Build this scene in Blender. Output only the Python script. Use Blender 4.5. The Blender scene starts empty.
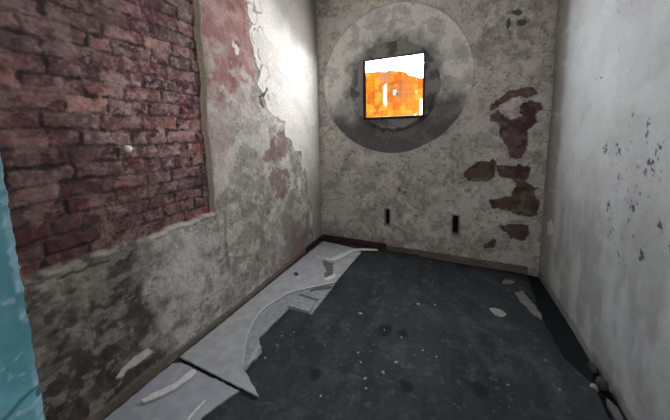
import bpy, bmesh, math, random
import numpy as np
from mathutils import Matrix, Vector

random.seed(7)
RNG = np.random.default_rng(11)
SC = bpy.context.scene
COL = SC.collection

# ------------------------------------------------------------------ room size (metres)
XL, XR, YB = -1.682, 0.914, 3.267      # left wall, right wall, back wall
YF = 0.13                              # inner face of the front wall
ZC = 3.35                              # ceiling
TH = 0.25                              # wall thickness

# ------------------------------------------------------------------ numpy noise
PERM = RNG.random((256, 256))
def vnoise(x, y, seed=0):
    x = x + seed * 17.31; y = y + seed * 9.73
    xi = np.floor(x).astype(int); yi = np.floor(y).astype(int)
    fx = x - xi; fy = y - yi
    fx = fx * fx * (3 - 2 * fx); fy = fy * fy * (3 - 2 * fy)
    a = PERM[xi & 255, yi & 255]; b = PERM[(xi + 1) & 255, yi & 255]
    c = PERM[xi & 255, (yi + 1) & 255]; d = PERM[(xi + 1) & 255, (yi + 1) & 255]
    return (a * (1 - fx) + b * fx) * (1 - fy) + (c * (1 - fx) + d * fx) * fy
def fbm(x, y, f, n=4, seed=0, gain=.5):
    s = 0; w = 0; a = 1
    for k in range(n):
        s = s + a * vnoise(x * f, y * f, seed + k * 3.7); w += a
        a *= gain; f *= 2.03
    return s / w
def sstep(a, b, x):
    t = np.clip((x - a) / (b - a), 0, 1)
    return t * t * (3 - 2 * t)
def poly_sd(poly, x, y):
    """signed distance to a polygon, negative inside"""
    P = np.array(poly, float)
    best = np.full(x.shape, 9.0); ins = np.zeros(x.shape, bool)
    m = ((x > P[:, 0].min() - .12) & (x < P[:, 0].max() + .12) & (y > P[:, 1].min() - .12) & (y < P[:, 1].max() + .12))
    xs, ys = x[m], y[m]
    b = np.full(xs.shape, 9.0); inn = np.zeros(xs.shape, bool)
    for i in range(len(P)):
        ax, ay = P[i]; bx, by = P[(i + 1) % len(P)]
        dx, dy = bx - ax, by - ay
        t = np.clip(((xs - ax) * dx + (ys - ay) * dy) / (dx * dx + dy * dy + 1e-12), 0, 1)
        b = np.minimum(b, np.hypot(xs - ax - t * dx, ys - ay - t * dy))
        cr = ((ay > ys) != (by > ys)) & (xs < (bx - ax) * (ys - ay) / (by - ay + 1e-12) + ax)
        inn ^= cr
    best[m] = np.where(inn, -b, b)
    return best
def peel(col, x, y, f, seed, thr, rgb, amt, gain=.58, w=.012, edge=None):
    """thin flaked layers with crisp ragged outlines"""
    n = fbm(x + .06 * vnoise(x * 5, y * 5, seed + 2), y, f, 6, seed, gain)
    k = sstep(thr - w, thr + w, n)
    col = mixc(col, rgb, k * amt)
    if edge is not None:
        col = mixc(col, edge, sstep(.018, .004, np.abs(n - thr + .014)) * amt * .7)
    return col
def mixc(col, rgb, m):
    m = np.asarray(m)[..., None]
    return col * (1 - m) + np.asarray(rgb, float) * m

# ------------------------------------------------------------------ materials
def nodes(name):
    m = bpy.data.materials.new(name); m.use_nodes = True
    nt = m.node_tree
    return m, nt, nt.nodes['Principled BSDF']
def mat_surface(name, rough=.85, bump=.35, scale=60, var=.35, spec=.25, metal=0):
    """wear map carried by the mesh ('tint') with fine procedural grain, roughness and bump on top"""
    m, nt, bs = nodes(name); N = nt.nodes; L = nt.links
    at = N.new('ShaderNodeAttribute'); at.attribute_name = 'tint'
    tc = N.new('ShaderNodeTexCoord')
    n1 = N.new('ShaderNodeTexNoise'); n1.inputs['Scale'].default_value = scale; n1.inputs['Detail'].default_value = 6
    n1.inputs['Roughness'].default_value = .65
    L.new(tc.outputs['Object'], n1.inputs['Vector'])
    mr = N.new('ShaderNodeMapRange'); mr.inputs['From Min'].default_value = .25; mr.inputs['From Max'].default_value = .75
    mr.inputs['To Min'].default_value = 1 - var; mr.inputs['To Max'].default_value = 1 + var
    L.new(n1.outputs['Fac'], mr.inputs['Value'])
    mx = N.new('ShaderNodeVectorMath'); mx.operation = 'SCALE'
    L.new(at.outputs['Color'], mx.inputs[0]); L.new(mr.outputs['Result'], mx.inputs['Scale'])
    L.new(mx.outputs['Vector'], bs.inputs['Base Color'])
    bp = N.new('ShaderNodeBump'); bp.inputs['Strength'].default_value = bump; bp.inputs['Distance'].default_value = .006
    L.new(n1.outputs['Fac'], bp.inputs['Height']); L.new(bp.outputs['Normal'], bs.inputs['Normal'])
    bs.inputs['Roughness'].default_value = rough; bs.inputs['Specular IOR Level'].default_value = spec
    bs.inputs['Metallic'].default_value = metal
    return m
def mat_plain(name, c1, c2, scale=30, rough=.8, bump=.2, spec=.3, stretch=(1, 1, 1)):
    m, nt, bs = nodes(name); N = nt.nodes; L = nt.links
    tc = N.new('ShaderNodeTexCoord'); mp = N.new('ShaderNodeMapping'); mp.inputs['Scale'].default_value = stretch
    L.new(tc.outputs['Object'], mp.inputs['Vector'])
    n1 = N.new('ShaderNodeTexNoise'); n1.inputs['Scale'].default_value = scale; n1.inputs['Detail'].default_value = 6
    L.new(mp.outputs['Vector'], n1.inputs['Vector'])
    rp = N.new('ShaderNodeValToRGB'); rp.color_ramp.elements[0].position = .35; rp.color_ramp.elements[1].position = .65
    rp.color_ramp.elements[0].color = (*c1, 1); rp.color_ramp.elements[1].color = (*c2, 1)
    L.new(n1.outputs['Fac'], rp.inputs['Fac']); L.new(rp.outputs['Color'], bs.inputs['Base Color'])
    bp = N.new('ShaderNodeBump'); bp.inputs['Strength'].default_value = bump; bp.inputs['Distance'].default_value = .004
    L.new(n1.outputs['Fac'], bp.inputs['Height']); L.new(bp.outputs['Normal'], bs.inputs['Normal'])
    bs.inputs['Roughness'].default_value = rough; bs.inputs['Specular IOR Level'].default_value = spec
    return m

M_PLASTER = mat_surface('weathered_plaster', .9, .45, 55, .22)
M_RIGHT = mat_surface('limewashed_plaster', .85, .25, 45, .08)
M_FLOOR = mat_surface('worn_dark_floor', .75, .15, 40, .35, .18)
M_BLUE = mat_surface('flaking_turquoise_paint', .5, .2, 70, .12, .4)
M_CEIL = mat_plain('old_ceiling_plaster', (.58, .56, .53), (.68, .66, .62), 6)
M_FRONT = mat_plain('front_wall_plaster', (.50, .48, .45), (.60, .58, .55), 6)
M_WOOD = mat_plain('weathered_brown_wood', (.09, .072, .060), (.19, .16, .135), 22, .8, .4, .2, (.3, 4, 6))
M_DARKWOOD = mat_plain('dark_red_brown_wood', (.030, .018, .016), (.06, .034, .028), 22, .75, .4, .2, (.3, 4, 6))
M_BOARD = mat_plain('grey_board_face', (.29, .295, .305), (.36, .365, .375), 14, .85, .12)
M_BOARD_LILAC = mat_plain('bluish_grey_board_face', (.265, .272, .305), (.33, .338, .372), 14, .85, .12)
M_BOARD_DULL = mat_plain('dull_grey_board_core', (.21, .214, .222), (.29, .295, .303), 30, .9, .35)
M_TORN = mat_plain('torn_board_core', (.08, .078, .078), (.14, .137, .135), 60, .95, .6)
M_PALE = mat_plain('pale_paper_edge', (.48, .48, .475), (.60, .60, .59), 40, .9, .2)
M_CHIP = mat_plain('white_paint_chip', (.17, .17, .165), (.36, .36, .35), 90, .8, .2)
M_BEIGE = mat_plain('grey_beige_scrap', (.13, .125, .11), (.20, .19, .17), 40, .9, .3)
M_RUBBLE = mat_plain('brown_rubble', (.03, .026, .024), (.075, .066, .06), 50, .95, .6)
M_METAL = mat_plain('dark_rusted_frame', (.010, .011, .016), (.022, .022, .028), 40, .6, .3)
M_STONE = mat_plain('dark_pebble', (.04, .035, .03), (.08, .07, .06), 80, .9, .4)
M_DISC = mat_plain('white_plug', (.60, .58, .55), (.75, .73, .69), 60, .7, .1)

# ------------------------------------------------------------------ object helpers
def prop(o, label=None, cat=None, group=None, kind=None):
    if label: o['label'] = label
    if cat: o['category'] = cat
    if group: o['group'] = group
    if kind: o['kind'] = kind
    return o
def link(name, me, mat, parent=None):
    if mat: me.materials.append(mat)
    o = bpy.data.objects.new(name, me); COL.objects.link(o)
    if parent: o.parent = parent
    return o
def from_np(name, V, F, mat, tint=None, smooth=True, parent=None):
    me = bpy.data.meshes.new(name)
    me.vertices.add(len(V)); me.vertices.foreach_set('co', np.ascontiguousarray(V, np.float32).ravel())
    n = len(F); me.loops.add(n * 4); me.polygons.add(n)
    me.loops.foreach_set('vertex_index', np.ascontiguousarray(F, np.int32).ravel())
    me.polygons.foreach_set('loop_start', np.arange(0, n * 4, 4, dtype=np.int32))
    me.polygons.foreach_set('loop_total', np.full(n, 4, np.int32))
    me.update(calc_edges=True)
    me.polygons.foreach_set('use_smooth', np.full(n, smooth, bool))
    if tint is not None:
        a = me.attributes.new('tint', 'FLOAT_COLOR', 'POINT')
        c = np.ones((len(V), 4), np.float32); c[:, :3] = np.clip(tint.reshape(-1, 3), 0, None)
        a.data.foreach_set('color', c.ravel())
    me.validate()
    return link(name, me, mat, parent)
def axis_pts(a, b, step, sharp=()):
    p = list(np.linspace(a, b, int(round((b - a) / step)) + 1))
    for s in sharp:
        p = [q for q in p if abs(q - s) > step * .35] + [s - .0006, s + .0006]
    return np.array(sorted(p))
def slab(name, us, vs, fn, h, tint, mat, keep=None, thick=TH):
    """a relief surface over a (u, v) grid with sides and a back, so the wall is solid; fn(u, v, h) -> xyz"""
    nu, nv = len(us), len(vs)
    U, W = np.meshgrid(us, vs, indexing='ij')
    V = fn(U, W, h).reshape(-1, 3)
    idx = np.arange(nu * nv).reshape(nu, nv)
    F = np.stack([idx[:-1, :-1], idx[1:, :-1], idx[1:, 1:], idx[:-1, 1:]], -1)
    F = F[keep] if keep is not None else F.reshape(-1, 4)
    ring = np.concatenate([idx[:, 0], idx[-1, 1:], idx[-2::-1, -1], idx[0, -2:0:-1]])
    Ub, Wb = U.ravel()[ring], W.ravel()[ring]
    B = fn(Ub, Wb, np.full(Ub.shape, -thick))
    n0 = len(V); k = np.arange(len(ring)); k2 = (k + 1) % len(ring)
    S = np.stack([ring[k2], ring[k], n0 + k, n0 + k2], -1)
    corner = [0, nu - 1, nu + nv - 2, 2 * nu + nv - 3]
    bk = np.array([[n0 + corner[0], n0 + corner[3], n0 + corner[2], n0 + corner[1]]])
    T = np.concatenate([tint.reshape(-1, 3), tint.reshape(-1, 3)[ring]])
    return from_np(name, np.concatenate([V, B]), np.concatenate([F.reshape(-1, 4), S, bk]), mat, T)
def box_bm(bm, lo, hi, bev=0):
    r = bmesh.ops.create_cube(bm, size=1)
    for v in r['verts']:
        v.co = Vector([lo[i] + (v.co[i] + .5) * (hi[i] - lo[i]) for i in range(3)])
    if bev:
        es = list({e for v in r['verts'] for e in v.link_edges})
        bmesh.ops.bevel(bm, geom=es, offset=bev, segments=2, affect='EDGES')
def bm_obj(name, bm, mat, parent=None, smooth=False):
    bmesh.ops.recalc_face_normals(bm, faces=bm.faces)
    me = bpy.data.meshes.new(name); bm.to_mesh(me); bm.free()
    for p in me.polygons: p.use_smooth = smooth
    return link(name, me, mat, parent)
def rough_outline(pts, step=.03, amp=.004, closed=True):
    out = []
    n = len(pts)
    for i in range(n if closed else n - 1):
        a = Vector(pts[i]); b = Vector(pts[(i + 1) % n]); L = (b - a).length
        k = max(1, int(L / step))
        nr = Vector((-(b - a).y, (b - a).x)); nr.normalize()
        for j in range(k):
            q = a.lerp(b, j / k)
            if j: q = q + nr * random.uniform(-amp, amp)
            out.append((q.x, q.y))
    return out
def sheet_bm(pts, z0, th, tilt=None):
    """a flat sheet with real thickness; tilt(x, y) lifts the sheet"""
    bm = bmesh.new()
    vs = [bm.verts.new((x, y, z0 + (tilt(x, y) if tilt else 0))) for x, y in pts]
    f = bm.faces.new(vs)
    r = bmesh.ops.extrude_face_region(bm, geom=[f])
    for v in [g for g in r['geom'] if isinstance(g, bmesh.types.BMVert)]: v.co.z += th
    bmesh.ops.triangulate(bm, faces=[f for f in bm.faces if len(f.verts) > 4])
    return bm
def sheet(name, pts, z0, th, mat, parent=None, tilt=None, amp=.004, step=.03):
    ctr = Vector((sum(p[0] for p in pts) / len(pts), sum(p[1] for p in pts) / len(pts), 0))
    out = rough_outline(pts, step, amp)
    bm = sheet_bm(out, z0, th, tilt)
    return bm_obj(name, bm, mat, parent)

# ================================================================== LEFT WALL
us = axis_pts(YF - .05, YB + .30, .0058)
vs = axis_pts(-.06, ZC + .02, .0058)
Y, Z = np.meshgrid(us, vs, indexing='ij')
fine = fbm(Y, Z, 30, 3, 2) - .5
mid = fbm(Y, Z, 9, 4, 5)
big = fbm(Y, Z, 2.6, 4, 8)
# -- plaster colour
c_pale = np.array((.50, .475, .43)); c_grey = np.array((.34, .318, .285)); c_dark = np.array((.078, .066, .056))
T = np.zeros(Y.shape + (3,)) + c_grey
blot = fbm(Y, Z, 7, 5, 12, .62)
T = mixc(T, c_pale, sstep(.36, .66, blot))
T = mixc(T, (.20, .18, .158), sstep(.46, .72, fbm(Y, Z, 14, 5, 21, .7)) * .8)
T = mixc(T, (.25, .225, .20), sstep(.50, .62, fbm(Y, Z, 4, 5, 22, .65)) * .55)
T = mixc(T, (.13, .115, .10), sstep(.64, .70, fbm(Y, Z, 34, 3, 23, .6)) * .6)
T = peel(T, Y, Z, 5, 24, .57, (.52, .495, .45), .55, edge=(.22, .20, .178))
T = peel(T, Y, Z, 8, 25, .60, (.19, .168, .148), .55)
T = mixc(T, (.53, .51, .47), sstep(1.0, .4, np.hypot((Y - 1.16) / .24, (Z - .62) / .30) + (fbm(Y, Z, 8, 5, 27, .6) - .5) * 1.3) * .8)
# dirt of the part near the doorway
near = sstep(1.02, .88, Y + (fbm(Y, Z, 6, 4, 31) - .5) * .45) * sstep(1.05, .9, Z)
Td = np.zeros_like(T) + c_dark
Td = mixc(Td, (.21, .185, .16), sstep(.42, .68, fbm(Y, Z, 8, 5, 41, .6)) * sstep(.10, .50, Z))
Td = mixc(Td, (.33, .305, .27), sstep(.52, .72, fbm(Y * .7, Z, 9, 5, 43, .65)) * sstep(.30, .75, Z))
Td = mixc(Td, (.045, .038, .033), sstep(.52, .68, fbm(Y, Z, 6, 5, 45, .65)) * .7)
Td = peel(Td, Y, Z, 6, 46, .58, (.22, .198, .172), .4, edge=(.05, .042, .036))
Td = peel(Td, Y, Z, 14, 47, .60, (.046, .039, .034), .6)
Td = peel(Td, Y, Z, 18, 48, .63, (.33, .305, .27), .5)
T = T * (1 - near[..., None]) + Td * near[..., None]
# greyer far end near the floor and soot streaks
T = mixc(T, (.20, .18, .16), sstep(.42, .62, fbm(Y, Z, 5, 4, 51)) * sstep(2.05, 2.45, Y) * sstep(.85, .5, Z) * .8)
T = mixc(T, (.19, .11, .10), sstep(.028, .0, np.abs(Y - 1.53 + (fbm(Y * 2, Z * .4, 9, 4, 53) - .5) * .12)) * sstep(.92, .86, Z) * sstep(.25, .5, Z) * .7)
T = mixc(T, (.22, .125, .115), sstep(.56, .66, fbm(Y, Z * .6, 6, 4, 57)) * sstep(1.9, 2.4, Y) * sstep(.75, .3, Z) * .7)
H = fine * .006 + (blot - .5) * .006
# upper strip of old red paint
wob = (fbm(Y, Z, 9, 4, 61) - .5) * .16
red_poly = [(1.40, 3.5), (2.05, 3.5), (1.935, 2.883), (1.934, 2.548), (1.998, 2.353), (2.02, 2.2), (1.98, 2.02), (1.80, 1.98), (1.70, 1.82), (1.40, 1.70)]
sd = poly_sd(red_poly, Y, Z) + wob * .6
red = sstep(.05, -.05, sd)
red_c = np.zeros_like(T) + np.array((.265, .138, .128))
red_c = mixc(red_c, (.40, .28, .26), sstep(.40, .70, fbm(Y, Z, 9, 5, 66, .62)) * .7)
red_c = mixc(red_c, (.17, .082, .074), sstep(.52, .72, fbm(Y, Z, 11, 5, 68)) * .7)
pink = red * (1 - .75 * sstep(.46, .56, blot) * sstep(2.45, 2.0, Z))
T = T * (1 - pink[..., None]) + red_c * pink[..., None]
T = mixc(T, (.40, .315, .30), sstep(.42, .62, fbm(Y, Z, 4, 5, 70, .62)) * sstep(.9, 1.3, Z) * sstep(2.2, 1.9, Z) * sstep(2.1, 1.9, Y) * .55)
for pl in ([(2.169, 1.453), (2.032, 1.28), (2.22, 1.231), (2.405, 1.291), (2.528, 1.351), (2.422, 1.556), (2.278, 1.576)],
           [(2.111, 1.089), (2.215, 1.158), (2.474, 1.148), (2.501, .934), (2.433, .83), (2.263, .845), (2.184, .971)]):
    s = poly_sd(pl, Y, Z) + (fbm(Y * 1.3, Z * .8, 11, 5, 72, .62) - .5) * .20
    T = mixc(T, (.17, .088, .092), sstep(.012, -.012, s) * (.75 - .4 * sstep(.55, .65, mid)))
# the pale top coat still standing at the far end, curling at its edge
edge = np.array([(1.88, 3.6), (1.903, 2.785), (1.921, 2.543), (1.998, 2.353), (2.015, 2.224), (2.03, 2.044), (2.093, 1.913), (2.067, 1.767), (2.324, 1.736), (2.449, 1.667), (2.477, 1.501), (2.591, 1.348), (2.792, 1.299), (2.853, 1.077), (2.891, .848), (2.90, .728), (2.958, .632), (3.005, .468), (2.99, .2), (3.0, -.2)])
s = poly_sd([tuple(p) for p in edge] + [(4, -.2), (4, 3.6)], Y, Z)
inside_far = Y > 3.03
s = np.where(inside_far, -.2, s)
s = s + (fbm(Y, Z, 7, 5, 81, .55) - .5) * .16 * np.where(inside_far, 0, 1)
coat = sstep(.004, -.004, s)
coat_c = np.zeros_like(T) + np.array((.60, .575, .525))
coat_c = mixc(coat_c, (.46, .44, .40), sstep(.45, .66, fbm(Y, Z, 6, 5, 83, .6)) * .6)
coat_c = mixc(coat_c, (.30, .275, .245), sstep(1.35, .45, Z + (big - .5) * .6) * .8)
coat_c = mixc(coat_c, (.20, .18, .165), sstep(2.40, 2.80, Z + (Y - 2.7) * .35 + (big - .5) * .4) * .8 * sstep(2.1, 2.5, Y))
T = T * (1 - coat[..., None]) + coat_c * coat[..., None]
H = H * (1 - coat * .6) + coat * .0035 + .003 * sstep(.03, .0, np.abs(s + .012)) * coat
T = mixc(T, (.72, .70, .64), sstep(.009, .003, np.abs(s + .006)) * coat * .55 * sstep(.45, .55, fbm(Y, Z, 5, 2, 85)))
for (cy, cz, ry, rz) in [(1.77, 2.245, .030, .045), (1.735, 2.275, .018, .030), (2.80, 1.18, .035, .13), (2.70, .93, .03, .09), (2.97, .42, .03, .12)]:
    d = np.hypot((Y - cy) / ry, (Z - cz) / rz) + (fbm(Y, Z, 20, 3, 91) - .5) * .8
    k = sstep(1.05, .95, d); T = mixc(T, (.64, .61, .55), k * .85); H += k * .006
for pl in ([(2.135, 1.965), (2.15, 1.995), (2.165, 1.975), (2.11, 1.90), (2.045, 1.875), (2.035, 1.895), (2.08, 1.915)],
           [(2.035, 1.895), (2.05, 1.83), (2.085, 1.785), (2.10, 1.80), (2.075, 1.84), (2.06, 1.89)]):
    s = poly_sd(pl, Y, Z) + (fbm(Y, Z, 25, 3, 93) - .5) * .02
    k = sstep(.005, -.003, s); T = mixc(T, (.10, .085, .07), k); H -= k * .008
d = np.hypot((Y - 2.165) / .028, (Z - 1.90) / .035) + (fbm(Y, Z, 20, 3, 98) - .5) * .5
T = mixc(T, (.36, .31, .245), sstep(1.1, .85, d) * .85)
for (cy, cz, r_) in [(1.99, 2.62, .07), (2.02, 2.44, .06), (2.08, 2.30, .05), (2.12, 2.12, .07), (2.10, 2.50, .05), (2.20, 1.86, .08), (2.07, 2.72, .05)]:
    d = np.hypot(Y - cy, (Z - cz) * .8) + (fbm(Y, Z, 11, 4, 94) - .5) * .09 - r_
    T = mixc(T, (.24, .20, .16), sstep(.011, .003, np.abs(d)) * sstep(.36, .48, fbm(Y, Z, 7, 2, 96)) * .9)
    H += sstep(.02, .0, np.abs(d + .01)) * .002
# scrape of bare white low on the near part
s = poly_sd([(.70, .165), (.735, .20), (.80, .215), (.878, .215), (.90, .165), (.80, .15), (.76, .165), (.735, .145)], Y, Z) + (fbm(Y, Z, 22, 3, 95) - .5) * .018
k = sstep(.006, -.006, s); T = mixc(T, (.62, .59, .53), k * .9); H -= k * .004
# dust strip at the foot
k = sstep(.075, .05, Z + (fbm(Y, Z, 9, 3, 97) - .5) * .05)
T = mixc(T, (.165, .13, .105), k * .85); H += k * .008
# -- brick panel, set back behind the plaster
yb = 1.432 + (fbm(Y * 0 + 3, Z, 6, 4, 101) - .5) * .045 + (fbm(Y * 0 + 3, Z, 2, 2, 104) - .5) * .03
zb = .905 + (Y - .9) * .02 + (fbm(Y, Z * 0 + 5, 7, 4, 102) - .5) * .06
sdr = np.maximum(Y - yb, zb - Z)                       # negative inside the brick panel
brick = sstep(.010, -.006, sdr)
pitch = .0832
wz = Z + (vnoise(Y * 2.2, Z * 2.2, 111) - .5) * .030 + (fbm(Y, Z, 8, 3, 112) - .5) * .030
row = np.floor((wz - 1.470) / pitch).astype(int); fz = (wz - 1.470) / pitch - row
bid = np.zeros(Y.shape, int); dy = np.full(Y.shape, 9.0)
wy = Y + (fbm(Y, Z, 9, 3, 113) - .5) * .040
for r in range(row.min(), row.max() + 1):
    q = [0.0 + random.uniform(-.2, 0)]
    while q[-1] < 4: q.append(q[-1] + random.choice([.215, .225, .22, .205, .215, .165, .115]))
    q = np.array(q); m = row == r
    j = np.searchsorted(q, wy[m]) - 1
    dy[m] = np.minimum(wy[m] - q[j], q[j + 1] - wy[m]); bid[m] = (r * 53 + j * 7) % 997
dz = np.minimum(fz, 1 - fz) * pitch
dj = np.minimum(dz, dy) + (fbm(Y, Z, 24, 5, 115, .68) - .5) * .044
face = sstep(.001, .013, dj)
pal = np.array([(.175, .082, .078), (.130, .064, .066), (.22, .120, .106), (.120, .064, .068), (.160, .128, .118), (.34, .22, .19), (.205, .105, .095), (.180, .068, .064), (.110, .056, .060)])
RB = np.random.default_rng(5); br = RB.integers(0, len(pal), 997); bv = RB.uniform(.72, 1.25, 997); bo = RB.uniform(-.005, .006, 997); bl = RB.random(997)
BC = pal[br[bid]] * bv[bid][..., None]
BC = BC * np.clip(.08 + 1.72 * fbm(Y, Z, 20, 5, 118, .68), .3, 2)[..., None]
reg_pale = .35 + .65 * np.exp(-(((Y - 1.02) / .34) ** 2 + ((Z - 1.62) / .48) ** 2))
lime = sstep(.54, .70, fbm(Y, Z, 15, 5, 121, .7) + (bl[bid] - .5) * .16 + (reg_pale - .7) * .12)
BC = mixc(BC, (.36, .295, .27), lime * .6)
BC = mixc(BC, (.105, .088, .084), sstep(.50, .70, fbm(Y, Z, 8, 5, 124, .65)) * .55)
BC = peel(BC, Y, Z, 7, 133, .56, (.13, .072, .072), .5)
BC = peel(BC, Y, Z, 10, 134, .61, (.28, .215, .195), .35)
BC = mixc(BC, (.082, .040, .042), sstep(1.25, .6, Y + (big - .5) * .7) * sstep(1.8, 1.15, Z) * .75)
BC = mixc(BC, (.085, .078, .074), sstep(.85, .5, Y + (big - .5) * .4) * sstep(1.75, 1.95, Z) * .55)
mort = np.zeros_like(T) + np.array((.044, .034, .033))
mort = mixc(mort, (.115, .096, .09), sstep(.48, .66, fbm(Y, Z, 12, 5, 127, .65)) * .9)
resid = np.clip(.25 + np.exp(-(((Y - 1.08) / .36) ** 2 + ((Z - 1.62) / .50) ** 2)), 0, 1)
for fq, sd_, th, cc, am in ((14, 136, .60, (.38, .31, .285), .55), (30, 137, .62, (.46, .40, .37), .55), (24, 138, .62, (.070, .045, .045), .45), (10, 139, .62, (.15, .135, .125), .4)):
    n_ = fbm(Y, Z, fq, 5, sd_, .6) + (bl[bid] - .5) * .09
    BC = mixc(BC, cc, sstep(th - .015, th + .02, n_) * am * (resid if cc[0] > .3 else 1))
BC = mort * (1 - face[..., None]) + BC * face[..., None]
BC = peel(BC, Y, Z, 9, 135, .60, (.36, .295, .27), .35)
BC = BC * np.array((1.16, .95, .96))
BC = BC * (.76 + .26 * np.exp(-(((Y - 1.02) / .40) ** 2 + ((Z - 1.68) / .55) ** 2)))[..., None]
BH = -.036 + face * .004 + .6 * bo[bid] * face + (fbm(Y, Z, 22, 5, 131, .6) - .5) * .009 + lime * .002
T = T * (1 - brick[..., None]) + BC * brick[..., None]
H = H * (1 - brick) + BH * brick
# broken plaster arris and the crumbling ledge under the bricks
vert = sstep(.020, .010, np.abs(Y - yb + .002)) * (Z > zb)
T = mixc(T, (.50, .435, .345), vert * .9)
led = sstep(.026, .010, np.abs(Z - zb + .012)) * (Y < yb + .02)
led_n = fbm(Y, Z, 14, 4, 141)
T = mixc(T, (.38, .345, .29), led * sstep(.48, .60, led_n) * (.85 - .4 * near))
T = mixc(T, (.05, .04, .033), sstep(.014, .004, np.abs(Z - zb + .05 + (led_n - .5) * .05)) * (Y < yb) * sstep(.48, .56, fbm(Y, Z, 5, 3, 145)) * .8)
H += led * sstep(.44, .62, led_n) * .007 * (1 - brick)
wl = slab('wall_left', us, vs, lambda u, v, h: np.stack([XL + h, u, v], -1), H, T, M_PLASTER)
prop(wl, 'left wall with a bare brick panel set into stained peeling plaster', 'wall', kind='structure')

# ================================================================== BACK WALL
WX0, WX1, WZ0, WZ1 = -1.036, -.296, 1.716, 2.452        # window opening
SL = [(-.742, -.684, .330, .545), (.064, .126, .316, .548)]
us = axis_pts(XL - .04, XR + .30, .0058, [WX0, WX1] + [q for s_ in SL for q in s_[:2]])
vs = axis_pts(-.06, ZC + .02, .0058, [WZ0, WZ1] + [q for s_ in SL for q in s_[2:]])
X, Z = np.meshgrid(us, vs, indexing='ij')
fine = fbm(X, Z, 30, 3, 202) - .5
blot = fbm(X, Z, 6, 5, 205, .6); big = fbm(X, Z, 2.2, 4, 208)
T = np.zeros(X.shape + (3,)) + np.array((.48, .445, .395))
T = mixc(T, (.62, .58, .52), sstep(.36, .62, blot))
T = mixc(T, (.26, .235, .205), sstep(.46, .72, fbm(X, Z, 10, 5, 212, .68)) * .65)
T = mixc(T, (.32, .292, .258), sstep(.50, .60, fbm(X, Z, 3.5, 5, 213, .65)) * .5)
T = mixc(T, (.50, .465, .415), sstep(.56, .66, fbm(X, Z, 9, 5, 214, .6)) * sstep(1.6, .8, Z) * .6)
T = mixc(T, (.13, .115, .10), sstep(.62, .70, fbm(X * 1.2, Z, 26, 4, 217, .6)) * .6)
T = mixc(T, (.10, .09, .082), sstep(2.35, 2.9, Z + (big - .5) * .8) * sstep(-1.0, -.8, -np.abs(X + .68)) * .0)
T = mixc(T, (.16, .145, .128), sstep(.4, .1, Z + (big - .5) * .5) * .45)
H = fine * .005 + (blot - .5) * .006
T = peel(T, X, Z, 4.5, 216, .56, (.56, .52, .465), .6, edge=(.22, .195, .17))
T = peel(T, X, Z, 7, 218, .61, (.24, .215, .19), .5)
T = peel(T, X, Z, 11, 219, .62, (.60, .565, .51), .5)
# patches where the coat has fallen to the dark ground
b1 = [(.393, 1.802), (.497, 1.909), (.62, 1.957), (.76, 1.968), (.791, 1.895), (.707, 1.854), (.604, 1.871), (.501, 1.81), (.408, 1.751)]
b2 = [(.384, 1.702), (.462, 1.733), (.594, 1.643), (.676, 1.663), (.649, 1.786), (.728, 1.829), (.828, 1.798), (.84, 1.727), (.775, 1.697), (.799, 1.61), (.745, 1.515), (.74, 1.368), (.698, 1.244), (.592, 1.242), (.557, 1.343), (.495, 1.47), (.504, 1.571), (.414, 1.625)]
b3 = [(.157, 1.043), (.259, 1.156), (.44, 1.223), (.477, 1.188), (.471, 1.031), (.359, .972), (.218, .964)]
b4 = [(.479, 1.151), (.701, 1.168), (.793, 1.146), (.769, 1.07), (.752, .993), (.87, .925), (.822, .845), (.878, .774), (.873, .646), (.772, .619), (.599, .653), (.455, .671), (.433, .761), (.547, .808), (.634, .831), (.67, .953), (.624, 1.022), (.537, 1.034), (.491, 1.084)]
b5 = [(.554, .465), (.648, .531), (.798, .518), (.831, .449), (.786, .358), (.744, .341), (.635, .351)]
b6 = [(.389, .23), (.515, .333), (.506, .221), (.414, .195)]
for i, pl in enumerate((b1, b2, b3, b4, b5, b6)):
    s = poly_sd(pl, X, Z) + (fbm(X, Z, 14, 5, 221, .6) - .5) * (.085 if i < 2 else .07)
    k = sstep(.006, -.004, s)
    cc = np.array((.150, .082, .090)) if i < 2 else np.array((.125, .080, .069))
    C = np.zeros_like(T) + cc
    C = mixc(C, cc * .6, sstep(.5, .64, fbm(X, Z, 12, 4, 225)))
    C = mixc(C, (.20, .17, .15), sstep(.62, .68, fbm(X, Z, 15, 4, 226)) * .6)
    T = T * (1 - k[..., None]) + C * k[..., None]
    H = H - k * .007
    rim = sstep(.020, .008, s) * (1 - k); T = mixc(T, (.48, .45, .40), rim * .45); H += rim * .003
s = poly_sd([(.799, .507), (.849, .576), (.897, .582), (.91, .497), (.875, .403), (.815, .431)], X, Z) + (fbm(X, Z, 22, 3, 231) - .5) * .03
k = sstep(.005, -.005, s); T = mixc(T, (.48, .45, .40), k); H += k * .008
for (cx, cz, rx, rz) in [(.60, 2.70, .05, .03), (.63, 2.60, .05, .03), (.52, 2.62, .02, .05), (-1.36, 2.66, .05, .012), (-.56, .82, .02, .03), (-.50, .78, .015, .02), (.15, 1.0, .02, .012), (-.35, .50, .018, .012)]:
    d = np.hypot((X - cx) / rx, (Z - cz) / rz) + (fbm(X, Z, 25, 3, 233) - .5) * 1.2
    k = sstep(1.1, .8, d); T = mixc(T, (.05, .045, .042), k * .85); H -= k * .004
# hairline cracks
for (x0, z0, sl, ln) in [(-.53, .9, 3.0, .9), (-.74, .33, -.15, .8), (.3, 1.35, .12, .6), (-1.5, 1.0, .2, .6), (-.9, .62, .05, 1.5)]:
    t = (X - x0) * sl - (Z - z0) + (fbm(X, Z, 9, 4, 236) - .5) * .12
    k = sstep(.006, .0, np.abs(t) / math.hypot(1, sl)) * sstep(ln * .5, ln * .4, np.hypot(X - x0, Z - z0))
    T = mixc(T, (.085, .075, .068), k * .6); H -= k * .002
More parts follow.
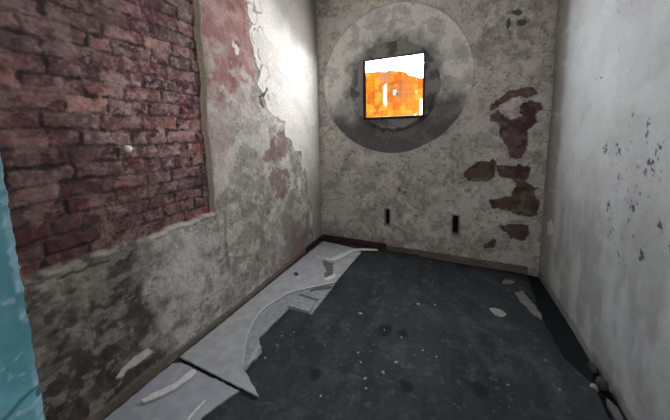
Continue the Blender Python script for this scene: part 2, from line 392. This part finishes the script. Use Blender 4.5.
# the round splayed recess with the window in the middle of its filling
ocx, ocz, orad = -.681, 2.163, .902
icx, icz, irad = -.668, 2.085, .555
do = np.hypot(X - ocx, (Z - ocz) * 1.015); di = np.hypot(X - icx, Z - icz)
a_ = np.arctan2(Z - icz, X - icx)
scal = .030 * np.abs(np.sin(a_ * 5.5 + .6)) + (fbm(X, Z, 12, 3, 241) - .5) * .05
inr = sstep(.003, -.003, do - orad + (fbm(X, Z, 6, 2, 243) - .5) * .012)
t = np.clip((orad - do) / (np.maximum(orad - do, 0) + np.maximum(di - irad, 0) + 1e-6), 0, 1)
RH = -.008 - .050 * t
low = sstep(.62, .35, np.sin(a_) * .5 + .5 + (fbm(X, Z, 4, 2, 242) - .5) * .3)
fill = sstep(.006, -.006, di - (irad - .030 * low) + scal * low)
plug = di < irad
RH = np.where(plug, -.085, RH)
RH = RH * (1 - fill) + (-.060 + (fbm(X, Z, 9, 4, 245) - .5) * .012) * fill
RT = np.zeros_like(T) + np.array((.75, .72, .66))
RT = mixc(RT, (.48, .455, .41), sstep(.45, .66, fbm(X, Z, 7, 5, 247, .6)) * .6)
RT = mixc(RT, (.55, .52, .47), sstep(.54, .64, fbm(X, Z * 1.6, 12, 4, 248)) * sstep(-.5, -.1, X) * .7)
soot_shade = sstep(.48, .32, do / orad * .62 + (fbm(X, Z, 5, 5, 249, .6) - .5) * .26)
soot_shade = np.maximum(soot_shade * .8, sstep(2.16, 1.66, Z + (fbm(X, Z, 4, 5, 251, .6) - .5) * .5) * .93)  # adds the recess's lower-half shade, painted into the colour along with the soot
RT = mixc(RT, (.056, .054, .055), soot_shade)
RT = mixc(RT, (.040, .038, .038), (plug & (fill < .5)) * .8 * sstep(.42, .55, fbm(X, Z, 5, 3, 252)))
FT = mixc(np.zeros_like(T) + np.array((.27, .258, .24)), (.11, .105, .10), sstep(.42, .66, fbm(X, Z, 8, 4, 253)))
RT = peel(RT, X, Z, 7, 254, .60, (.22, .21, .20), .35)
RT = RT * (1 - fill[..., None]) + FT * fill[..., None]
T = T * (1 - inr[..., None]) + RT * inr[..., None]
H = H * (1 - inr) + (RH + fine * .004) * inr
lip = sstep(.012, .003, np.abs(do - orad - .004)) * (1 - inr); T = mixc(T, (.30, .28, .25), lip * .4)
for (x0, x1, z0, z1) in SL:
    k = (X > x0) & (X < x1) & (Z > z0) & (Z < z1)
    H[k] = -.11; T[k] = (.012, .010, .010)
    sc = sstep(.02, .0, poly_sd([(x0 - .006, z0 - .006), (x1 + .006, z0 - .006), (x1 + .006, z1 + .006), (x0 - .006, z1 + .006)], X, Z)) * ~k
    T = mixc(T, (.09, .08, .07), sc * .6)
uc = (us[:-1] + us[1:]) / 2; vc = (vs[:-1] + vs[1:]) / 2
UC, VC = np.meshgrid(uc, vc, indexing='ij')
keep = ~((UC > WX0) & (UC < WX1) & (VC > WZ0) & (VC < WZ1))
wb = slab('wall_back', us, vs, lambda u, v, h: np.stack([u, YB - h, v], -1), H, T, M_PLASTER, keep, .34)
prop(wb, 'end wall of peeling plaster with a round recess and two slots', 'wall', kind='structure')

# ---- window
win = bpy.data.objects.new('window_1', None); COL.objects.link(win)
win.location = ((WX0 + WX1) / 2, YB + .16, WZ0)
prop(win, 'small square window glowing orange in the round recess', 'window', kind='structure')
def local(bm, o):
    bmesh.ops.translate(bm, verts=bm.verts, vec=-Vector(o.location)); return bm
bm = bmesh.new(); fw = .020; y0, y1 = YB + .048, YB + .13
box_bm(bm, (WX0 - .012, y0, WZ0 - .012), (WX0 + fw, y1, WZ1 + .012), .003)
box_bm(bm, (WX1 - fw * .55, y0, WZ0 - .012), (WX1 + .012, y1, WZ1 + .012), .003)
box_bm(bm, (WX0 + fw, y0, WZ0 - .012), (WX1 - fw * .55, y1, WZ0 + fw), .003)
box_bm(bm, (WX0 + fw, y0, WZ1 - fw * .4), (WX1 - fw * .55, y1, WZ1 + .012), .003)
bm_obj('window_frame', local(bm, win), M_METAL, win)
# the pane: an orange, sunlit view under a white sky
pu = np.linspace(WX0, WX1, 110); pv = np.linspace(WZ0, WZ1, 110)
PX_, PZ_ = np.meshgrid(pu, pv, indexing='ij')
a = (PX_ - WX0) / (WX1 - WX0); b = (PZ_ - WZ0) / (WZ1 - WZ0)
E = np.zeros(a.shape + (3,)) + np.array((.92, .29, .008))
E = mixc(E, (.80, .165, .004), sstep(.45, .62, fbm(a, b, 6, 4, 301)))
E = mixc(E, (.95, .42, .03), sstep(.56, .68, fbm(a, b, 9, 4, 303)))
E = mixc(E, (.62, .20, .06), sstep(.20, .05, np.hypot((a - .64) / 1.0, (b - .42) / 1.3) + (fbm(a, b, 8, 3, 305) - .5) * .22) * .75)
E = mixc(E, (.55, .24, .15), sstep(.16, .06, np.hypot(a - .38, b - .72) + (fbm(a, b, 8, 3, 306) - .5) * .15) * .6)
def spot(cx, cz, rx, rz, n=.5): return sstep(1.1, .75, np.maximum(np.abs(a - cx) / rx, np.abs(b - cz) / rz) + (fbm(a, b, 14, 3, 308) - .5) * n)
E = mixc(E, (2.2, 2.0, 1.7), spot(.36, .40, .032, .17))
E = mixc(E, (1.4, 1.3, 1.1), spot(.53, .43, .03, .05)); E = mixc(E, (.30, .20, .16), spot(.57, .40, .03, .03))
E = mixc(E, (2.0, 1.7, 1.0), spot(.55, .015, .5, .02)); E = mixc(E, (2.2, 2.0, 1.6), spot(.97, .16, .04, .16))
E = mixc(E, (2.0, 1.8, 1.2), sstep(.04, .0, np.abs(a - .86 + (b - .3) * .02)) * sstep(.58, .66, fbm(a, b * .5, 16, 3, 311)))
E = E * (.80 + .40 * vnoise(a * 40, b * 3, 321))[..., None] * (.85 + .30 * vnoise(a * 3, b * 40, 322))[..., None]
line = np.interp(a, [0, .12, .35, .5, .62, .72, .85, 1], [.84, .845, .825, .82, .79, .745, .69, .64])
sky = sstep(-.03, .03, b - line + (fbm(a, b, 9, 4, 313) - .5) * .06)
SKY = 165.0
E = E * (1 - sky[..., None]) + np.array((1.0, 1.02, 1.06)) * SKY * sky[..., None] ** 1.5
idx = np.arange(110 * 110).reshape(110, 110)
F = np.stack([idx[:-1, :-1], idx[1:, :-1], idx[1:, 1:], idx[:-1, 1:]], -1).reshape(-1, 4)
V = np.stack([PX_, np.full(PX_.shape, YB + .085), PZ_], -1).reshape(-1, 3) - np.array(win.location)
m, nt, bs = nodes('lit_window_pane')
at = nt.nodes.new('ShaderNodeAttribute'); at.attribute_name = 'tint'
nt.links.new(at.outputs['Color'], bs.inputs['Emission Color']); bs.inputs['Emission Strength'].default_value = 1
bs.inputs['Base Color'].default_value = (.05, .05, .05, 1); bs.inputs['Roughness'].default_value = .2
from_np('window_pane', V, F, m, E, True, win)

# ================================================================== RIGHT WALL
us = axis_pts(YF - .05, YB + .30, .009); vs = axis_pts(-.06, ZC + .02, .009)
Y, Z = np.meshgrid(us, vs, indexing='ij')
big = fbm(Y, Z, 2, 4, 402); blot = fbm(Y, Z, 5, 5, 404)
T = np.zeros(Y.shape + (3,)) + np.array((.385, .40, .402))
T = mixc(T, (.33, .33, .325), sstep(.38, .70, blot) * .6)
T = mixc(T, (.45, .465, .465), sstep(.50, .70, fbm(Y, Z, 4, 4, 406)) * .6)
T = mixc(T, (.18, .178, .175), sstep(.34, .70, fbm(Y * 2.2, Z * .7, 4, 5, 408)) * sstep(1.5, .5, Z) * .6)  # low stains, strengthened to paint in the dimmer light near the floor
T = mixc(T, (.20, .18, .16), sstep(2.91, 3.04, Y + (fbm(Y, Z, 6, 4, 409) - .5) * .10) * .85)  # far corner shade painted into the colour as a brownish band
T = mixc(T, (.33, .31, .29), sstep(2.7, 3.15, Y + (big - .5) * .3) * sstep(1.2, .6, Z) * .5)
T = peel(T, Y, Z, 5, 411, .58, (.35, .348, .34), .10)
T = peel(T, Y, Z, 9, 413, .62, (.48, .48, .475), .2)
H = (fbm(Y, Z, 3, 4, 410) - .5) * .022 + (fbm(Y, Z, 24, 3, 412) - .5) * .003
H += -.03 * 0
speck = sstep(.74, .78, fbm(Y, Z * .7, 52, 3, 414)) * sstep(.54, .64, fbm(Y, Z, 2.6, 3, 416)) * .8 * sstep(2.5, 2.2, Y)
T = mixc(T, (.035, .035, .042), speck * .9)
for (cy, cz, ry, rz) in [(2.054, 1.391, .02, .05), (2.204, 1.396, .016, .03), (2.047, 1.239, .018, .03), (1.79, 1.332, .022, .035), (1.825, 1.29, .014, .02), (1.836, 1.489, .012, .06), (1.889, 1.115, .03, .03), (2.36, 1.858, .05, .006), (1.70, 1.614, .03, .012), (1.87, 1.20, .012, .03), (1.75, 1.42, .014, .05), (2.10, 1.05, .02, .035), (1.69, 1.05, .02, .04), (1.62, .98, .02, .02), (1.78, .86, .025, .04), (1.95, .80, .012, .02)]:
    d = np.hypot((Y - cy) / ry, (Z - cz) / rz) * 1.25 + (fbm(Y * 1.4, Z, 52, 3, 418) - .5) * 4.2
    T = mixc(T, (.035, .035, .045), sstep(.75, .4, d) * .9)
s_ = np.abs((Z - 1.26) - .0 * (Y - 2) + (big - .5) * .06)
T = mixc(T, (.40, .39, .38), sstep(.05, .015, s_) * .45 * sstep(2.6, 2.3, Y))
for (y0, z0, sl) in [(2.3, 1.62, .06), (2.2, 2.02, .10), (2.3, 1.1, -.2)]:
    s_ = np.abs(Z - z0 - sl * (Y - y0) + (fbm(Y, Z, 7, 3, 421) - .5) * .05)
    T = mixc(T, (.40, .395, .39), sstep(.03, .01, s_) * .45 * sstep(.45, .6, fbm(Y, Z, 5, 3, 423)))
d = np.hypot((Y - 3.02) / .10, (Z - .58) / .08) + (fbm(Y, Z, 16, 3, 425) - .5) * 1.3
T = mixc(T, (.58, .56, .53), sstep(1.0, .8, d) * .7); H += sstep(1.0, .8, d) * .006
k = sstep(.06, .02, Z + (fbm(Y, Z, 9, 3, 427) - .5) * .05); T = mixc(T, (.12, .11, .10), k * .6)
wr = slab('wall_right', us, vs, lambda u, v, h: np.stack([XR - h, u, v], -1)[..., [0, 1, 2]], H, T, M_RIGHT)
wr.data.flip_normals()
prop(wr, 'pale limewashed right wall with black specks', 'wall', kind='structure')

# ================================================================== FLOOR
us = axis_pts(XL - .04, XR + .02, .011); vs = axis_pts(-2.4, YB + .02, .011)
X, Y = np.meshgrid(us, vs, indexing='ij')
T = np.zeros(X.shape + (3,)) + np.array((.022, .0245, .0265))
T = mixc(T, (.034, .0375, .040), sstep(.30, .70, fbm(X, Y, 4, 5, 502, .6)) * .8)
T = mixc(T, (.014, .0165, .0185), sstep(.45, .70, fbm(X * 3, Y * .6, 3, 5, 504)) * .6)
T = mixc(T, (.085, .085, .083), sstep(.68, .75, fbm(X, Y, 34, 4, 506)) * .5)
T = mixc(T, (.062, .065, .066), sstep(.50, .74, fbm(X, Y, 9, 6, 508, .7)) * .6)
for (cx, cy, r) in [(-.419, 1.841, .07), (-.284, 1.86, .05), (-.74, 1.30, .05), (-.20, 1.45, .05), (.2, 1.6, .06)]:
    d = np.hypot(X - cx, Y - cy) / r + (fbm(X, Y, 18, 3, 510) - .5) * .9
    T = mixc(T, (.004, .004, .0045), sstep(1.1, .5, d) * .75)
gx = np.interp(Y, [1.0, 1.68, 1.90, 2.07, 2.40, 3.16], [.83, .82, .835, .75, .742, .80]) + (fbm(X, Y, 8, 3, 512) - .5) * .03
g = sstep(-.006, .006, X - gx) * sstep(.9, 1.1, Y)
T = mixc(T, (.005, .010, .0115), g)
H = -.035 * g
fl = slab('floor', us, vs, lambda u, v, h: np.stack([u, v, h], -1), H, T, M_FLOOR, None, .2)
prop(fl, 'dark worn floor with pale scuffs and a sunken right edge', 'floor', kind='structure')

# ================================================================== CEILING, FRONT WALL, DOORWAY
bm = bmesh.new(); box_bm(bm, (XL - .25, YF - .38, ZC), (XR + .25, YB + .34, ZC + .2))
prop(bm_obj('ceiling', bm, M_CEIL), 'plain old plaster ceiling above the room', 'ceiling', kind='structure')
DX0, DX1, DZ = -.652, .56, 2.25
bm = bmesh.new()
box_bm(bm, (XL - .25, YF - .38, -.05), (DX0, YF, ZC)); box_bm(bm, (DX1, YF - .38, -.05), (XR + .25, YF, ZC))
box_bm(bm, (DX0, YF - .38, DZ), (DX1, YF, ZC))
prop(bm_obj('wall_front', bm, M_FRONT), 'front wall around the open doorway', 'wall', kind='structure')
# painted timber door post, turquoise, flaking along its edge
door = bpy.data.objects.new('door_1', None); COL.objects.link(door); door.location = (-.6, -.05, 0)
prop(door, 'flaking turquoise door frame beside the brick wall', 'door frame', kind='structure')
JX, JY = -.600, .150
us = np.concatenate([axis_pts(-.30, -.02, .02), axis_pts(-.016, JY, .002)]); vs = axis_pts(0.0, DZ, .0022)
Y, Z = np.meshgrid(us, vs, indexing='ij')
T = np.zeros(Y.shape + (3,)) + np.array((.105, .270, .300))
T = mixc(T, (.125, .315, .345), sstep(.35, .65, fbm(Y, Z, 12, 5, 602)))
T = mixc(T, (.055, .18, .21), sstep(.50, .70, fbm(Y * 3, Z, 6, 4, 604)) * .5)
e_ = JY - Y
ch = sstep(.69, .73, fbm(Y, Z * .8, 75, 4, 606) + .12 * sstep(.012, .0, e_))
T = mixc(T, (.22, .32, .36), ch * .85)
T = mixc(T, (.22, .36, .42), sstep(.009, .005, e_) * .8 * sstep(.40, .52, fbm(Y, Z, 16, 4, 607)))
for z0 in (1.04, .62):
    T = mixc(T, (.02, .06, .075), sstep(.006, .001, np.abs(Z - z0 - (Y) * .4 + (fbm(Y, Z, 9, 3, 608) - .5) * .05)) * sstep(.0, .06, Y) * .7)
H = (fbm(Y, Z, 8, 3, 610) - .5) * .003 + ch * .0015
ragged = (fbm(Y * 0 + 2, Z, 60, 4, 612, .7) - .5) * .006 * sstep(.05, .0, e_)
o = slab('door_post', us, vs, lambda u, v, h: np.stack([JX + h, u + (ragged if u.shape == ragged.shape else 0) + (.0008 - (v - 1.04) * .005) * np.clip((u + .3) / .45, 0, 1), v], -1) - np.array(door.location), H, T, M_BLUE, None, .05)
o.parent = door
bm = bmesh.new(); box_bm(bm, (DX0 + .052, -.30, DZ - .05), (DX1, JY, DZ), .003)
M_BLUE2 = mat_plain('turquoise_paint', (.05, .14, .17), (.07, .18, .21), 12, .5, .15)
bm_obj('door_head', local(bm, door), M_BLUE2, door)
bm = bmesh.new(); box_bm(bm, (DX1 - .05, -.30, 0), (DX1, JY, DZ - .05), .003)
bm_obj('door_post', local(bm, door), M_BLUE2, door)
for i, (z, s) in enumerate([(.80, .020), (.62, .016), (.965, .010), (1.10, .008), (.45, .016)]):
    bm = bmesh.new()
    pts = [(random.uniform(.7, 1.1) * s * math.cos(t), random.uniform(.7, 1.1) * s * math.sin(t) * 1.2) for t in np.linspace(0, 2 * math.pi, 7)[:-1]]
    bm.faces.new([bm.verts.new((.006 + py_ * .3, JY - .003 + px_ * .5, z + py_)) for px_, py_ in pts])
    r = bmesh.ops.extrude_face_region(bm, geom=list(bm.faces))
    for v in [q for q in r['geom'] if isinstance(q, bmesh.types.BMVert)]: v.co.x += .0015
    bmesh.ops.translate(bm, verts=bm.verts, vec=(JX, 0, 0))
    bm_obj('paint_flake', local(bm, door), M_PALE if i % 2 == 0 else M_BLUE2, door)

# ================================================================== SKIRTINGS
def plank(name, lo, hi, mat, amp=.004, bev=.004, ax=0):
    bm = bmesh.new(); box_bm(bm, lo, hi)
    n = int((hi[ax] - lo[ax]) / .03)
    es = [e for e in bm.edges if abs(e.verts[0].co[ax] - e.verts[1].co[ax]) > .01]
    bmesh.ops.subdivide_edges(bm, edges=es, cuts=n, use_grid_fill=True)
    bmesh.ops.bevel(bm, geom=[e for e in bm.edges if len(e.link_faces) == 2 and e.calc_face_angle(0) > 1], offset=bev, segments=1, affect='EDGES')
    for v in bm.verts:
        v.co.z += (random.random() - .5) * amp * (v.co.z > lo[2] + .01); v.co[1 - ax] += (random.random() - .5) * amp * .5
    return bm_obj(name, bm, mat)
prop(plank('baseboard_back', (XL + .03, YB - .022, 0), (-.72, YB + .006, .080), M_DARKWOOD), 'dark red brown skirting at the foot of the end wall by the boards', 'skirting', kind='structure')
prop(plank('baseboard_back', (-.71, YB - .020, 0), (XR - .10, YB + .006, .062), M_WOOD, .010), 'weathered grey brown skirting under the slots of the end wall', 'skirting', kind='structure')
prop(plank('baseboard_left', (XL - .004, 2.80, 0), (XL + .022, YB - .02, .062), M_DARKWOOD, ax=1), 'short dark skirting stub on the left wall by the corner', 'skirting', kind='structure')
bt = plank('timber_batten', (-.30, YB - .062, 0), (.80, YB - .026, .028), M_WOOD, .003)
prop(bt, 'thin brown timber batten lying along the foot of the end wall', 'batten')

# ================================================================== BROKEN BOARDS ALONG THE LEFT WALL
BT = .010
near_board = sheet('board_sheet', [(-1.655, .45), (-1.652, .992), (-1.60, 1.020), (-1.10, 1.024), (-1.176, .84), (-1.186, .45)], .0, BT, M_BOARD_LILAC)
prop(near_board, 'bluish grey sheet of wall board nearest the doorway, under the white strip', 'board')
# lower torn sheet, right side
o = sheet('board_fragment', [(-1.176, 1.172), (-1.164, 1.170), (-1.160, 1.235), (-1.185, 1.30), (-1.175, 1.322), (-1.225, 1.345)], BT + .001, .008, M_BOARD, amp=.005)
prop(o, 'small jagged grey scrap of board beside the pointed corner of the long sheet', 'board piece')
low = sheet('board_sheet', [(-1.42, 1.16), (-1.23, 1.16), (-1.161, 1.147), (-1.158, 1.30), (-1.20, 1.335), (-1.262, 1.39), (-1.244, 1.765), (-1.024, 1.774), (-1.022, 2.22), (-1.03, 2.29), (-1.36, 2.02), (-1.45, 1.72)], .0, BT, M_BOARD_DULL)
prop(low, 'dull grey torn sheet showing beyond the curved edge, jutting onto the dark floor', 'board')
# big sheet lying over both
arc = [(-1.185, 1.146), (-1.245, 1.225), (-1.31, 1.309), (-1.365, 1.40), (-1.405, 1.50), (-1.428, 1.60), (-1.430, 1.69), (-1.405, 1.80), (-1.365, 1.92), (-1.318, 1.99), (-1.20, 2.10), (-1.10, 2.19), (-1.022, 2.262)]
big_pts = [(-1.640, 1.040), (-.962, 1.036)] + arc + [(-1.01, 2.60), (-.99, 3.02), (-1.05, 3.09), (-1.30, 3.13), (-1.600, 3.165), (-1.625, 2.163), (-1.632, 1.46)]
bigs = bpy.data.objects.new('board_sheet', None); COL.objects.link(bigs); bigs.location = (-1.35, 2.0, 0)
prop(bigs, 'long pale grey sheet of wall board along the left wall with a sharp pointed corner', 'board')
bm = sheet_bm(rough_outline(big_pts, .03, .003), BT + .0015, BT); bm_obj('board_face', local(bm, bigs), M_BOARD, bigs)
# torn white paper edge along the curve
w = .014
inner = [(x - w * .75, y + w * .6) for x, y in arc]
bm = sheet_bm(arc + inner[::-1], 2 * BT + .0015, .002)
prop(bm_obj('torn_paper_edge', local(bm, bigs), M_PALE, bigs), 'pale torn paper edge of the curve')
# gouge at the far end
bm = sheet_bm(rough_outline([(-1.348, 2.638), (-1.20, 2.625), (-1.15, 2.50), (-1.10, 2.385), (-1.142, 2.278), (-1.19, 2.36), (-1.215, 2.46), (-1.29, 2.53)], .02, .012), 2 * BT + .0015, .0012)
prop(bm_obj('torn_patch', local(bm, bigs), M_TORN, bigs), 'dark torn patch in the board face')
bm = sheet_bm(rough_outline([(-1.16, 2.28), (-1.10, 2.26), (-1.06, 2.35), (-1.09, 2.42), (-1.12, 2.36)], .02, .006), 2 * BT + .003, .002)
prop(bm_obj('torn_paper_edge', local(bm, bigs), M_PALE, bigs), 'pale torn paper beside the patch')
# rectangle of board and a dark-edged piece on the lower sheet
pc = sheet('board_fragment', [(-1.262, 1.772), (-1.045, 1.778), (-1.062, 1.925), (-1.262, 1.935)], BT + .001, .012, M_BOARD_DULL, amp=.002)
prop(pc, 'small rectangular piece of grey board lying inside the curve', 'board piece')
pc = sheet('board_fragment', [(-1.255, 1.940), (-1.062, 1.930), (-1.055, 1.965), (-1.262, 1.975)], BT + .001, .006, M_TORN, amp=.004)
prop(pc, 'narrow dark broken strip along the far edge of the small rectangular piece', 'board piece')
pc = sheet('board_fragment', [(-1.20, 2.05), (-1.03, 2.165), (-1.026, 2.205), (-1.07, 2.20), (-1.19, 2.09)], BT + .001, .007, M_TORN, amp=.003)  # thin dark sheet added as the shadow of the board edge
prop(pc, 'dark sliver standing in for the shadow at the tip of the curved edge', 'board piece')
tg = sheet('plaster_strip', [(-1.362, 2.665), (-1.27, 2.70), (-1.217, 2.83), (-1.105, 3.055), (-.96, 3.12), (-.83, 3.162), (-.80, 3.13), (-.95, 3.075), (-1.05, 3.02), (-1.12, 2.86), (-1.196, 2.665), (-1.29, 2.645)], 2 * BT + .0035, .012, M_PALE, amp=.004, step=.04)
prop(tg, 'pale torn strip crossing the far end of the long board', 'strip')
st = sheet('plaster_strip', [(-1.568, .752), (-1.548, .800), (-1.503, .868), (-1.476, .93), (-1.474, 1.000), (-1.452, 1.012), (-1.424, .994), (-1.430, .93), (-1.446, .872), (-1.466, .846), (-1.495, .80), (-1.535, .748)], BT + .001, .016, M_PALE, amp=.006, step=.022)
prop(st, 'crooked white broken strip lying on the bluish board', 'strip')
sv = sheet('plaster_sliver', [(-1.242, .79), (-1.240, .90), (-1.230, .905), (-1.226, .795)], BT + .001, .004, M_PALE, amp=.001)
prop(sv, 'thin straight white sliver near the right edge of the bluish board', 'strip')
def lump(name, loc, r, mat, sq=(1, 1, .6)):
    bm = bmesh.new(); bmesh.ops.create_icosphere(bm, subdivisions=3, radius=1)
    sd_ = random.random() * 50
    for v in bm.verts:
        n = 1 + .5 * (float(vnoise(np.array(v.co.x * 1.6 + sd_), np.array(v.co.y * 1.6 + v.co.z * 1.3))) - .5)
        v.co = Vector((v.co.x * sq[0], v.co.y * sq[1], v.co.z * sq[2])) * n * r
    zmin = min(v.co.z for v in bm.verts)
    bmesh.ops.translate(bm, verts=bm.verts, vec=(0, 0, -zmin))
    o = bm_obj(name, bm, mat, None, True); o.location = loc; return o
prop(lump('pebble', (-1.47, 2.245, 2 * BT + .0015), .020, M_STONE, (1.2, .8, .6)), 'small dark lump of grit on the long pale board', 'pebble')

# ================================================================== DEBRIS ALONG THE RIGHT SIDE
o = sheet('floor_scrap', [(.605, 2.781), (.683, 2.848), (.700, 2.73), (.728, 2.60), (.738, 2.485), (.724, 2.43), (.674, 2.477), (.655, 2.58), (.621, 2.626)], .0, .003, M_BEIGE, amp=.008, step=.03)
prop(o, 'grey beige torn scrap lying beside the sunken right edge', 'scrap')
o = sheet('floor_scrap', [(.53, 2.90), (.60, 2.93), (.66, 3.0), (.58, 3.02), (.54, 2.97)], .0, .003, M_BEIGE, amp=.008, step=.03)
prop(o, 'small greyish scrap close to the far right corner', 'scrap')
o = sheet('plaster_flake', [(.355, 2.425), (.388, 2.452), (.438, 2.450), (.476, 2.40), (.455, 2.360), (.430, 2.345), (.39, 2.352), (.372, 2.385)], .0, .005, M_CHIP, amp=.003)
prop(o, 'large pale plaster flake alone on the dark floor at right', 'flake')
prop(lump('plaster_lump', (.885, 2.035, -.035), .026, M_RUBBLE, (.7, 1.6, 1.2)), 'brown lump of rubble against the right wall, farther of two', 'rubble')
prop(lump('plaster_lump', (.872, 1.90, -.035), .032, M_RUBBLE, (.8, 1.2, 1.3)), 'brown lump of rubble against the right wall, nearer of two', 'rubble')
prop(lump('plaster_flake', (.825, 1.865, -.035), .016, M_CHIP, (1.2, .8, 1.7)), 'small white crumb beside the brown rubble', 'flake')
o = sheet('slate_fragment', [(.855, 1.42), (.845, 1.60), (.850, 1.78), (.868, 1.83), (.893, 1.78), (.888, 1.62), (.892, 1.42)], -.035, .02, M_TORN, amp=.006)
prop(o, 'grey broken slab lying in the sunken edge by the right wall', 'fragment')

# ================================================================== SMALL CHIPS ON THE FLOOR
def chip_mesh(r):
    bm = bmesh.new(); n = random.choice([4, 5, 6, 7])
    vs_ = []
    for k in range(n):
        t = 2 * math.pi * (k + random.uniform(-.25, .25)) / n; q = r * random.uniform(.45, .95)
        vs_.append(bm.verts.new((q * math.cos(t), q * .7 * math.sin(t), 0)))
    f = bm.faces.new(vs_)
    e = bmesh.ops.extrude_face_region(bm, geom=[f])
    for v in [g_ for g_ in e['geom'] if isinstance(g_, bmesh.types.BMVert)]: v.co.z += .0025
    bmesh.ops.recalc_face_normals(bm, faces=bm.faces)
    me = bpy.data.meshes.new('paint_chip'); bm.to_mesh(me); bm.free(); me.materials.append(M_CHIP); return me
chips = [(-.653, 1.95, .022), (-.538, 1.562, .014), (-.499, 1.497, .013), (-.438, 1.396, .016), (-.342, 1.478, .022), (-.279, 1.589, .020), (-.284, 1.818, .014), (-.419, 1.841, .010), (-.212, 2.264, .022), (-.075, 2.306, .018),
         (-.641, 1.191, .012), (-.413, 1.336, .010), (-.699, 1.791, .010), (-1.12, 1.481, .014), (-1.10, 1.398, .014), (-.037, 1.736, .012), (-.129, 1.757, .010), (-1.11, 1.276, .012), (-1.06, 1.557, .010), (-.833, 1.693, .010), (-.433, 1.4, .009), (.635, 1.767, .010), (.623, 1.983, .010), (.364, 1.686, .011), (-.169, 3.117, .016), (.555, 2.80, .012)]
while len(chips) < 60:
    x, y = random.uniform(-.95, .65), random.uniform(1.05, 3.0)
    if all(math.hypot(x - a_[0], y - a_[1]) > .05 for a_ in chips) and not (.3 < x < .76 and 2.28 < y < 3.05):
        chips.append((x, y, random.choice([.004, .005, .005, .006, .008])))
for x, y, r in chips:
    o = link('paint_chip', chip_mesh(r), None); o.location = (x, y, .0); o.rotation_euler = (0, 0, random.uniform(0, 6.28))
    prop(o, 'tiny white chip of paint or plaster scattered on the dark floor', 'paint chip', 'white chips scattered on the dark floor')

# ---- round plug on the bricks
bm = bmesh.new()
bmesh.ops.create_cone(bm, cap_ends=True, segments=28, radius1=.023, radius2=.020, depth=.024)
bmesh.ops.bevel(bm, geom=[e for e in bm.edges if e.calc_face_angle(0) > .6], offset=.003, segments=2, affect='EDGES')
bmesh.ops.rotate(bm, verts=bm.verts, matrix=Matrix.Rotation(math.pi / 2, 3, 'Y'))
o = bm_obj('wall_plug', bm, M_DISC, None, True); o.location = (XL - .020, .888, 1.448)
prop(o, 'small white round plug stuck in the middle of the brick panel', 'plug')

# ================================================================== LIGHT
w = bpy.data.worlds.new('overcast_sky'); SC.world = w; w.use_nodes = True
nt = w.node_tree; bg = nt.nodes['Background']
tc = nt.nodes.new('ShaderNodeTexCoord'); sx = nt.nodes.new('ShaderNodeSeparateXYZ'); rp = nt.nodes.new('ShaderNodeValToRGB')
nt.links.new(tc.outputs['Generated'], sx.inputs['Vector']); nt.links.new(sx.outputs['Z'], rp.inputs['Fac'])
rp.color_ramp.elements[0].color = (.54, .555, .57, 1); rp.color_ramp.elements[1].color = (.84, .92, 1.0, 1)
nt.links.new(rp.outputs['Color'], bg.inputs['Color']); bg.inputs['Strength'].default_value = 2.15
# light portal in the doorway guides sampling of the daylight that comes through it
pl = bpy.data.lights.new('doorway_daylight', 'AREA'); pl.shape = 'RECTANGLE'; pl.size = DX1 - DX0 - .1; pl.size_y = DZ - .05
pl.cycles.is_portal = True
po = bpy.data.objects.new('doorway_daylight', pl); COL.objects.link(po)
po.location = ((DX0 + DX1) / 2, YF - .39, DZ / 2); po.rotation_euler = (math.radians(90), 0, 0)

# ================================================================== CAMERA
cd = bpy.data.cameras.new('camera'); cam = bpy.data.objects.new('camera', cd); COL.objects.link(cam)
cd.sensor_fit = 'HORIZONTAL'; cd.sensor_width = 36; cd.lens = 258.83 / 670 * 36
cd.shift_y = (164.96 - 210) / 670; cd.clip_start = .02
r = (.91531338, .4023731, -.01724264); u = (-.02869742, .10786513, .99375126); f = (-.40171865, .90909901, -.11027746)
cam.matrix_world = Matrix(((r[0], u[0], -f[0], 0), (r[1], u[1], -f[1], 0), (r[2], u[2], -f[2], 1.5), (0, 0, 0, 1)))
SC.camera = cam
SC.view_settings.view_transform = 'Standard'; SC.view_settings.look = 'None'
SC.view_settings.exposure = .25; SC.view_settings.gamma = 1; SC.view_settings.use_curve_mapping = False
